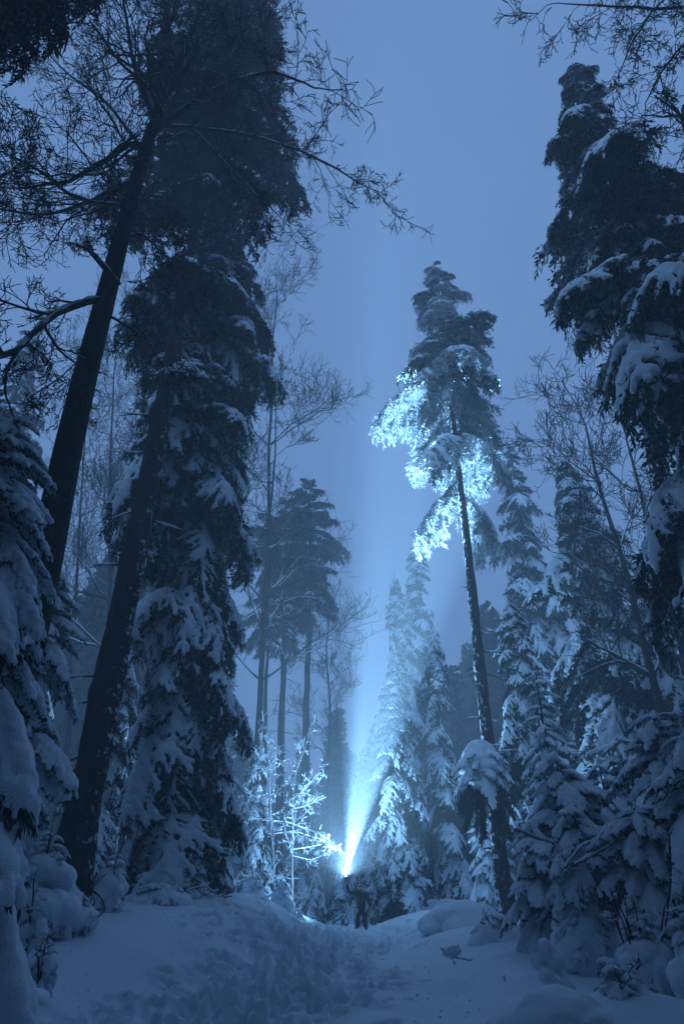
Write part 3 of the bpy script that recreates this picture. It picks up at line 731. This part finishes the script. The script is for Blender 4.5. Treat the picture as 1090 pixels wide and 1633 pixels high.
mound('bright snow covered shrub right under the frosted bush stems', 450, 1392, 1478, 52, 26.5, 209, 'snowy_shrub', 'shrub', GS, 28, 4, 1.0, fingers=.6)
mound('low bright snow heap at the end of the frosted bush, nearest the man', 474, 1440, 1481, 36, 27.0, 210, 'snowy_shrub', 'shrub', GS, 16, 1, .9)
mound('flat topped snow mound like a buried boulder beside the trail', 735, 1427, 1480, 126, 21, 211, 'snow_mound', 'snow mound', None, 60, 0, .55, depth=.8)
mound('tiny snow capped stump peeping over the flat topped mound', 687, 1430, 1446, 20, 24, 212, 'snow_capped_stump', 'stump', None, 10, 0, .6)
mound('bushy cluster of snow balls on twigs below the fleck barked trunk', 790, 1448, 1510, 105, 16.5, 213, 'snowy_shrub', 'shrub', GS, 40, 12, .9, fingers=.4)
mound('single smooth snow covered stump standing alone before the thicket', 866, 1492, 1568, 64, 11.0, 214, 'snow_capped_stump', 'stump', None, 22, 0, .9)
mound('big lumpy snow covered shrub behind the smooth stump', 915, 1400, 1520, 120, 13.2, 215, 'snowy_shrub', 'shrub', GS, 44, 9, 1.0, fingers=.5)
mound('snow covered shrub of rounded lumps where the thicket ends', 1010, 1425, 1540, 110, 11.5, 216, 'snowy_shrub', 'shrub', GS, 40, 9, 1.0, fingers=.5)
mound('dark snow covered shrub with bare sticks at the very edge below the thicket', 1085, 1390, 1560, 120, 10.4, 217, 'snowy_shrub', 'shrub', GS, 40, 10, 1.0, fingers=.4)
mound('nearest snow covered shrub of all, broad dim lumps beyond the stump', 985, 1525, 1625, 150, 9.4, 218, 'snowy_shrub', 'shrub', GS, 34, 5, .8)
mound('broad smooth snow hump nearest the viewer beside the trail', 880, 1568, 1640, 190, 9.0, 219, 'snow_mound', 'snow mound', None, 60, 0, .55, depth=.7)
mound('small snow lump alone on the smooth slope', 803, 1546, 1562, 16, 12.5, 220, 'snow_lump', 'snow lump', None, 6, 0)
mound('tiny upright snow stub beside the snow caught twig', 678, 1530, 1543, 10, 13.5, 221, 'snow_lump', 'snow lump', None, 5, 0, 1.2)

def fallen_twig(label, pxs, Y, seed, snow=True, r=.012, name='snowy_twig', group=None):
    rs = np.random.RandomState(seed); L = []
    P = px_line(pxs, Y); root = P[0].copy()
    limb_from(rs, P, r, r * .6, L, 0, 3, .25, (2,), .006, .3)
    o = empty(name, root, label, 'twig', group)
    obj('stem', wood_mesh('stem', L, TWIG, root), o)
    m = snow_lines('snow_load', L, root, rmin=0.0, rmax=.1, grow_=1.6, minr=.02, keep=.8, rs=rs)
    if snow and m: obj('snow_load', m, o)
    return o, root
o, rt = fallen_twig('crossed dark twig holding a clump of snow on the open slope', [(702, 1512), (712, 1520), (724, 1527)], 13.5, 1)
fallen = at(718, 1514, 13.55) - rt
C = [fallen + Vector((dx, dy, dz)) for dx, dy, dz in ((0, .05, -.02), (.07, .05, 0), (-.06, .05, -.05), (.03, .06, -.07), (.1, .05, -.03))]
obj('snow_clump', blobs_mesh('snow_clump', [list(c) for c in C], [(.09, .07, .07)] * 5, SNOW, .02, 3), o)
GT = 'snow lined branches arching out of the thicket'
for i, (pl, Y, lb) in enumerate([([(820, 1322), (850, 1335), (885, 1345), (900, 1372)], 13, 'dark snow lined branch reaching out over the low sapling'),
        ([(915, 1380), (945, 1365), (975, 1345), (990, 1325)], 12.5, 'thick snow loaded branch rising before the bushy sapling'),
        ([(900, 1385), (925, 1350), (960, 1335)], 12.7, 'thin forked branch with snow behind the thick loaded one'),
        ([(960, 1420), (975, 1445), (990, 1490)], 11.6, 'bare stick hanging down through the rounded shrub'),
        ([(1065, 1330), (1070, 1400), (1060, 1480)], 10.8, 'dark upright stick at the edge of the thicket')]):
    fallen_twig(lb, pl, Y, 20 + i, True, .022, 'snowy_branch', GT)
for i, (pl, Y, lb) in enumerate([([(222, 1418), (245, 1412), (265, 1425), (272, 1440)], 17.0, 'arched twig with snow along it on the bank top'),
        ([(285, 1440), (300, 1420), (325, 1412), (345, 1425)], 17.5, 'forked snow lined twig near the end of the bank'),
        ([(140, 1415), (160, 1430), (168, 1450), (158, 1462)], 13, 'thin bowed twig in front of the low snow lumps')]):
    fallen_twig(lb, pl, Y, 40 + i, True, .018, 'snowy_twig', 'snow lined twigs on the bank')

def litter():
    """needles, bark flakes and twig tips that dropped on the snow"""
    rs = np.random.RandomState(31); V = []
    for k in range(1100):
        y = rs.uniform(8.5, 30); x = rs.normal(trail_x(y), 1.6) if k % 2 else rs.uniform(-6, 6)
        z = gz(x, y) - (0.04 if abs(x - trail_x(y)) < 1.2 else 0.0) + 0.012
        a = rs.uniform(0, PI); l = rs.uniform(.008, .035) * (2.2 if rs.uniform() < .1 else 1); w = rs.uniform(.005, .014)
        d = np.array([math.cos(a), math.sin(a), rs.normal(0, .15)]) * l; sd = np.array([-math.sin(a), math.cos(a), .3]) * w; p = np.array([x, y, z])
        V += [p - d, p + sd, p + d, p - sd]
    tag(obj('fallen_needles', mesh_np('fallen_needles', V, [np.arange(len(V)).reshape(-1, 4)], TWIG)), 'dark fallen needles and bark flakes scattered on the snow', kind='stuff')
litter()

def trunk_hood():
    """the huge bell of snow over a low bough on the bright fir"""
    rs = np.random.RandomState(77); Y = 25.2
    c = at(768, 1240, Y); top = at(765, 1180, Y); bot = at(765, 1285, Y)
    tree = [x for x in SC.objects if x.name.startswith('fir_tree') and 'lit white' in x.get('label', '')][0]
    org = tree.location; h = top.z - bot.z
    w = 46 / F * Y / (math.cos(PITCH) + math.sin(PITCH) * 0.42)
    C, Sz, D = [], [], []
    for k in range(130):
        a = rs.uniform(0, 2 * PI); q = math.sqrt(rs.uniform()) * .8; r = w * rs.uniform(0.16, 0.30)
        C.append((c.x + math.cos(a) * q * w * .8 - org.x, c.y + math.sin(a) * q * w * .75 - org.y, bot.z + h * (0.92 - 0.62 * q ** 2.2) - org.z)); Sz.append((r, r, r * .75)); D.append((math.cos(a), math.sin(a), -q))
    C.append((c.x - org.x, c.y - org.y, bot.z + h * .5 - org.z)); Sz.append((w * .6, w * .6, h * .36)); D.append((1, 0, 0))
    for k in range(34):
        g = k / 34; az = k * 2.4 + rs.normal(0, .2); sc = w * rs.uniform(.62, .95) / 1.75 * (1 - .25 * g)
        tm, sm = STY['drape' if rs.uniform() < .6 else 'heavy'][rs.randint(5)]
        p = Vector((c.x - org.x + .12 * math.cos(az), c.y - org.y + .12 * math.sin(az), bot.z + h * (.42 + .38 * g) - org.z))
        M = Matrix.Translation(p) @ Euler((R(rs.normal(0, 9)), -R(5 + 22 * g + rs.normal(0, 6)), az), 'XYZ').to_matrix().to_4x4() @ Matrix.Diagonal((sc, sc * 1.25, sc * 1.15, 1))
        b_ = obj('bough', tm, tree, M); obj('snow_load', sm, b_)
    lines = []
    for k in range(40):
        a = rs.uniform(0, 2 * PI); l = w * rs.uniform(.7, 1.05); s = np.linspace(0, 1, 8)[:, None]
        p0 = np.array([c.x - org.x + .15, c.y - org.y + .3, bot.z + h * .55 - org.z])
        lines.append((p0 + np.array([math.cos(a), math.sin(a), .25]) * l * s - np.array([0, 0, 1.0]) * (s ** 2) * h * rs.uniform(.5, 1.15), 1))
    V, Q = sprigs(rs, lines, .04, 6, .24, .045, 1.2)
    bo = obj('bough', mesh_np('hood_bough', V, [Q], NEEDLE_DARK), tree); bo['label'] = 'low bough bent under a huge bell of snow'
    obj('snow_load', blobs_mesh('snow_hood', C, Sz, SNOW, .06, 3, .015, 5, D), bo)
trunk_hood()

# ================================================================== far wood and unseen shade trees
def far_and_shade_trees():
    rs = np.random.RandomState(99); parts = []
    def template(seed, n, dead):
        r = np.random.RandomState(seed); V, Fq, n0 = [], [], 0
        for i in range(n):
            g = (i + .5) / n; f = .15 + .85 * g; az = i * 2.4 + r.normal(0, .3); l = .17 * ((1 - g) ** .8 + .06) * r.uniform(.7, 1.2)
            k = 30; u = r.uniform(.1, 1, k)[:, None]
            d = np.array([math.cos(az), math.sin(az), -.3]); s = np.array([-math.sin(az), math.cos(az), 0])
            P = np.array([0, 0, f]) + d * l * u + s * l * r.normal(0, .22, (k, 1)) - np.array([0, 0, .25 * l]) * u ** 2
            e = r.normal(0, 1, (k, 3)); e[:, 2] -= .6; e /= np.linalg.norm(e, axis=1, keepdims=True); e2 = np.cross(e, r.normal(0, 1, (k, 3))); e2 /= np.linalg.norm(e2, axis=1, keepdims=True)
            a = .022 * r.uniform(.6, 1.5, (k, 1))
            V.append(np.stack([P, P + e * a * 1.6 + e2 * a * .5, P + e * a * 1.6 - e2 * a * .5], 1).reshape(-1, 3))
        V = np.concatenate(V); return V, np.arange(len(V)).reshape(-1, 3)
    temps = [template(500 + k, 60, False) for k in range(4)]
    Vn, Fn, n0 = [], [], 0; tb = Tubes()
    for k in range(210):
        y = rs.uniform(58, 112); x = rs.uniform(-1, 1) * y * 0.72
        H = rs.uniform(17, 34); 
        if -.19 * y < x < .16 * y:
            if y < 76: continue
            H *= .62
        V, T = temps[k % 4]; a = rs.uniform(0, 6.28); c, s = math.cos(a), math.sin(a)
        Q = np.stack([V[:, 0] * c - V[:, 1] * s, V[:, 0] * s + V[:, 1] * c, V[:, 2]], -1) * np.array([H, H, H]) + np.array([x, y, -.6])
        Vn.append(Q); Fn.append(T + n0); n0 += len(Q)
        tb.add([(x, y, -1), (x, y, H * .5), (x, y, H * .97)], [.3, .2, .04], 5)
    k = 0
    while k < 300:  # unseen trees around the viewer, added to darken the clearing floor
        x, y = rs.uniform(-52, 52), rs.uniform(-34, 52)
        if y > -7 and abs(x) < 1.2 * max(y, 0) + 13: continue
        if y <= -7 and math.hypot(x, y) < 7.5: continue
        k += 1; H = rs.uniform(22, 34)
        V, T = temps[k % 4]; a = rs.uniform(0, 6.28); c, s = math.cos(a), math.sin(a); W_ = H * 1.05
        Q = np.stack([(V[:, 0] * c - V[:, 1] * s) * W_, (V[:, 0] * s + V[:, 1] * c) * W_, V[:, 2] * H], -1) + np.array([x, y, .2])
        Vn.append(Q); Fn.append(T + n0); n0 += len(Q)
        tb.add([(x, y, -1), (x, y, H * .5), (x, y, H * .97)], [.3, .2, .04], 5)
    for x, y in ((-6.5, -5.2), (-2.0, -5.6), (2.5, -5.4), (7.0, -5.0), (-10.5, -4.5), (11.0, -4.4), (0.5, -7.5), (-4.5, -8), (5, -8)):  # closer unseen crowns behind the viewer, added to shade the foreground
        H = rs.uniform(28, 34); V, T = temps[0]; W_ = H * .72
        Q = np.stack([V[:, 0] * W_, V[:, 1] * W_, V[:, 2] * H], -1) + np.array([x, y, .2])
        Vn.append(Q); Fn.append(T + n0); n0 += len(Q)
    Vw = np.concatenate(tb.V); Fw = np.concatenate(tb.F) + n0
    me = mesh_np('far_and_shade_trees', np.concatenate(Vn + [Vw]), [np.concatenate(Fn), Fw], [NEEDLE, BARK])
    tag(obj('far_and_shade_trees', me), 'foggy mass of far conifers closing the clearing, plus unseen trees added for shade', kind='stuff')
far_and_shade_trees()

# ================================================================== the man and his torch
def skin(name, pts, edges, radii, mat_, subs=2, root=0):
    me = bpy.data.meshes.new('tmp'); me.from_pydata([tuple(p) for p in pts], edges, [])
    o = bpy.data.objects.new('tmp', me); COL.objects.link(o)
    m = o.modifiers.new('k', 'SKIN'); m.use_smooth_shade = True
    for i, r in enumerate(radii):
        sv = me.skin_vertices[0].data[i]; sv.radius = (r, r) if not isinstance(r, tuple) else r
        sv.use_root = i == root
    s = o.modifiers.new('s', 'SUBSURF'); s.levels = subs; s.render_levels = subs
    dg = bpy.context.evaluated_depsgraph_get(); me2 = bpy.data.meshes.new_from_object(o.evaluated_get(dg))
    bpy.data.objects.remove(o); bpy.data.meshes.remove(me); me2.name = name
    me2.materials.clear(); me2.materials.append(mat_); return me2

JACKET, _, _ = mat('jacket_cloth', (0.008, 0.010, 0.010), .7); PIPING, _, _ = mat('green_piping', (0.10, 0.30, 0.16), .5)
TROUSER, _, _ = mat('trouser_cloth', (0.010, 0.011, 0.016), .85); SKIN_M, _, _ = mat('skin', (0.45, 0.28, 0.22), .55)
HAIR, _, _ = mat('dark_hair', (0.012, 0.010, 0.009), .6); METAL, _, _ = mat('black_metal', (0.02, 0.02, 0.022), .35, .5); EYE, _, _ = mat('eye', (0.02, 0.02, 0.02), .3)
LENS = bpy.data.materials.new('lit_lens'); LENS.use_nodes = True
_b = LENS.node_tree.nodes['Principled BSDF']; _b.inputs['Emission Color'].default_value = (0.55, 0.82, 1, 1); _b.inputs['Emission Strength'].default_value = 60

def man():
    # local axes: x as seen by the viewer, y away from the viewer, z up; origin between the boots on the snow
    mx = at(575.5, 1440, 30).x; my = 30.0; z0 = gz(mx, my) - 0.14
    o = empty('person', (mx, my, z0), 'man in black jacket and trousers raising a torch overhead and looking up', 'person')
    t = TORCH - Vector((mx, my, z0))          # where the torch's lens sits
    hand = t + Vector((0.0, 0.02, -0.17))
    # body: one continuous skin
    pts = [(0, 0, .98), (0, 0, 1.12), (0, .0, 1.30), (0, .0, 1.46), (0, -.01, 1.54), (-.005, -.03, 1.60),     # 0-5 pelvis..skull base
           (-.01, -.02, 1.70), (-.012, -.0, 1.78),                                                       # 6,7 head
           (-.10, 0, .92), (-.15, -.01, .52), (-.18, .02, .12), (-.19, -.10, .06),                       # 8-11 his right leg
           (.10, 0, .92), (.14, -.02, .52), (.16, .02, .12), (.18, -.10, .06),                           # 12-15
           (-.20, 0, 1.45), tuple(Vector((-.45, -.02, 1.47))), tuple(hand + Vector((.02, .0, -.08))), tuple(hand),   # 16-19 raised arm
           (.20, 0, 1.44), (.30, .03, 1.17), (.34, -.05, .94), (.345, -.07, .86)]                        # 20-23 hanging arm
    ed = [(0, 1), (1, 2), (2, 3), (3, 4), (4, 5), (5, 6), (6, 7), (0, 8), (8, 9), (9, 10), (10, 11), (0, 12), (12, 13), (13, 14), (14, 15), (3, 16), (16, 17), (17, 18), (18, 19), (3, 20), (20, 21), (21, 22), (22, 23)]
    rad = [(.15, .11), (.145, .105), (.16, .115), (.14, .10), .062, .075, .098, .075, .088, .062, .045, .04, .088, .062, .045, .04, .065, .05, .036, .034, .065, .05, .036, .034]
    obj('body', skin('body', pts, ed, rad, SKIN_M), o)
    # clothes
    jp = [(0, 0, .80), (0, 0, 1.0), (0, 0, 1.30), (0, 0, 1.46), (-.23, 0, 1.46), tuple(Vector((-.46, -.02, 1.47))), tuple(hand + Vector((.02, 0, -.10))),
          (.23, 0, 1.44), (.31, .03, 1.17), (.345, -.05, .95), (0, -.01, 1.56)]
    je = [(0, 1), (1, 2), (2, 3), (3, 4), (4, 5), (5, 6), (3, 7), (7, 8), (8, 9), (3, 10)]
    jr = [(.19, .14), (.19, .14), (.195, .145), (.165, .125), .092, .075, .06, .092, .078, .06, .085]
    jk = obj('jacket', skin('jacket', jp, je, jr, JACKET), o)
    tr = obj('trousers', skin('trousers', [(0, 0, .98), (0, 0, .86), (-.11, 0, .84), (-.155, -.01, .50), (-.185, .02, .05), (.11, 0, .84), (.145, -.02, .50), (.165, .02, .05)],
             [(0, 1), (1, 2), (2, 3), (3, 4), (1, 5), (5, 6), (6, 7)], [(.17, .13), (.17, .13), .115, .088, .082, .115, .088, .082], TROUSER), o)
    # jacket piping: two chest zips, sleeve stripes
    for a, b in (((-.085, -.148, 1.40), (-.085, -.15, 1.14)), ((.07, -.148, 1.40), (.07, -.15, 1.14))):
        tb = Tubes(); tb.add([a, b], [.008, .008], 5); obj('zip', tb.mesh('zip', PIPING), jk)
    for a, b in (((.335, -.055, 1.20), (.365, -.055, 1.12)), ((-.30, -.075, 1.40), (-.42, -.085, 1.42)), ((.21, -.10, 1.42), (.30, -.065, 1.26))):
        tb = Tubes(); tb.add([a, b], [.012, .008], 5); obj('stripe', tb.mesh('stripe', PIPING), jk)
    # head: hair cap, face features on a head tipped back towards the torch
    H = Vector((-.012, -.015, 1.735)); Rm = Euler((R(-24), 0, R(-22)), 'XYZ').to_matrix().to_4x4(); Mh = Matrix.Translation(H) @ Rm
    def part(name, C, Sz, m, vox=.012):
        return obj(name, blobs_mesh(name, C, Sz, m, vox, 2), o, Mh)
    part('hair', [(0, .03, .05), (0, .055, .02), (.045, .035, .03), (-.045, .035, .03), (0, .02, .075)], [(.088, .085, .07), (.082, .07, .085), (.05, .075, .075), (.05, .075, .075), (.075, .075, .045)], HAIR)
    part('beard', [(0, -.055, -.075), (.04, -.035, -.06), (-.04, -.035, -.06)], [(.045, .035, .04), (.03, .04, .045), (.03, .04, .045)], HAIR)
    part('nose', [(0, -.112, -.012), (0, -.118, -.026)], [(.012, .016, .026), (.017, .016, .013)], SKIN_M, .006)
    for s in (-1, 1):
        part('eye', [(.034 * s, -.094, .012)], [(.013, .009, .009)], EYE, .004)
        part('ear', [(.097 * s, .0, -.005)], [(.013, .024, .034)], SKIN_M, .007)
    part('mouth', [(0, -.102, -.052)], [(.024, .009, .007)], EYE, .004)
    # hands: four curled fingers and a thumb each
    def fingers(root, axis_up, grip, nm):
        P, E, Rr = [], [], []
        base = Vector(root)
        P.append(tuple(base)); Rr.append(.036)
        for k in range(4):
            off = (k - 1.5) * .021; i0 = len(P)
            q = base + axis_up * (off)
            l = (.9, 1.05, 1.0, .8)[k]
            for j, (a, b) in enumerate(((-.005, -.045), (-.045 * grip + -.0, -.062), (-.05 * grip - .0, -.03 - .02 * (1 - grip)))):
                pass
            c1 = q + Vector((-.030, -.035, 0)) * l; c2 = q + Vector((.004, -.062, 0)) * l; c3 = q + Vector((.032, -.040, 0)) * l
            if grip < .5: c1 = q + Vector((off * .6, -.02, -.05 * l)); c2 = q + Vector((off * .6, -.035, -.085 * l)); c3 = q + Vector((off * .5, -.035, -.115 * l))
            P += [tuple(c1), tuple(c2), tuple(c3)]; E += [(0, i0), (i0, i0 + 1), (i0 + 1, i0 + 2)]; Rr += [.0105, .0095, .008]
        i0 = len(P); P += [tuple(base + Vector((.03, -.02, .02))), tuple(base + Vector((.035, -.05, .045)))]; E += [(0, i0), (i0, i0 + 1)]; Rr += [.012, .010]
        obj('hand', skin('hand', P, E, Rr, SKIN_M, 1), o)
    fingers(hand, Vector((0, 0, 1)), 1.0, 'r'); fingers((.345, -.07, .86), Vector((1, 0, 0)), 0.0, 'l')
    # the torch in his raised hand
    dq = BEAM.to_track_quat('Z', 'Y').to_matrix().to_4x4()
    to = empty('torch', TORCH, 'lit black torch held high and pointing at the sky', 'torch'); to.rotation_euler = dq.to_euler()
    tb = Tubes(); z = [-.24, -.235, -.08, -.06, -.02, -.003, -.003]; rr = [.001, .017, .017, .022, .027, .027, .022]
    tb.add([(0, 0, a) for a in z], rr, 16); obj('casing', tb.mesh('casing', METAL), to)
    tb = Tubes(); tb.add([(0, 0, -.004), (0, 0, -.001), (0, 0, 0)], [.022, .022, .0005], 16); obj('lens', tb.mesh('lens', LENS), to)
man()

# ================================================================== haze
def haze():
    x, y0, y1, zb, zt = 125, -45, 145, -3.0, 50.0
    V = [(-x, y0, zb), (x, y0, zb), (x, y1, zb), (-x, y1, zb), (-x, y0, zt), (x, y0, zt), (x, y1, zt), (-x, y1, zt)]
    Fq = [(0, 3, 2, 1), (4, 5, 6, 7), (0, 1, 5, 4), (1, 2, 6, 5), (2, 3, 7, 6), (3, 0, 4, 7)]
    m = bpy.data.materials.new('haze'); m.use_nodes = True; t = m.node_tree; t.nodes.clear()
    o = N(t, 'ShaderNodeOutputMaterial'); v = N(t, 'ShaderNodeVolumePrincipled')
    v.inputs['Color'].default_value = (0.88, 0.95, 1.0, 1); v.inputs['Density'].default_value = 0.0074; v.inputs['Anisotropy'].default_value = 0.25
    t.links.new(v.outputs[0], o.inputs['Volume'])
    tag(obj('haze', mesh_np('haze', V, [Fq], m)), 'thin freezing fog filling the clearing', kind='stuff')
haze()
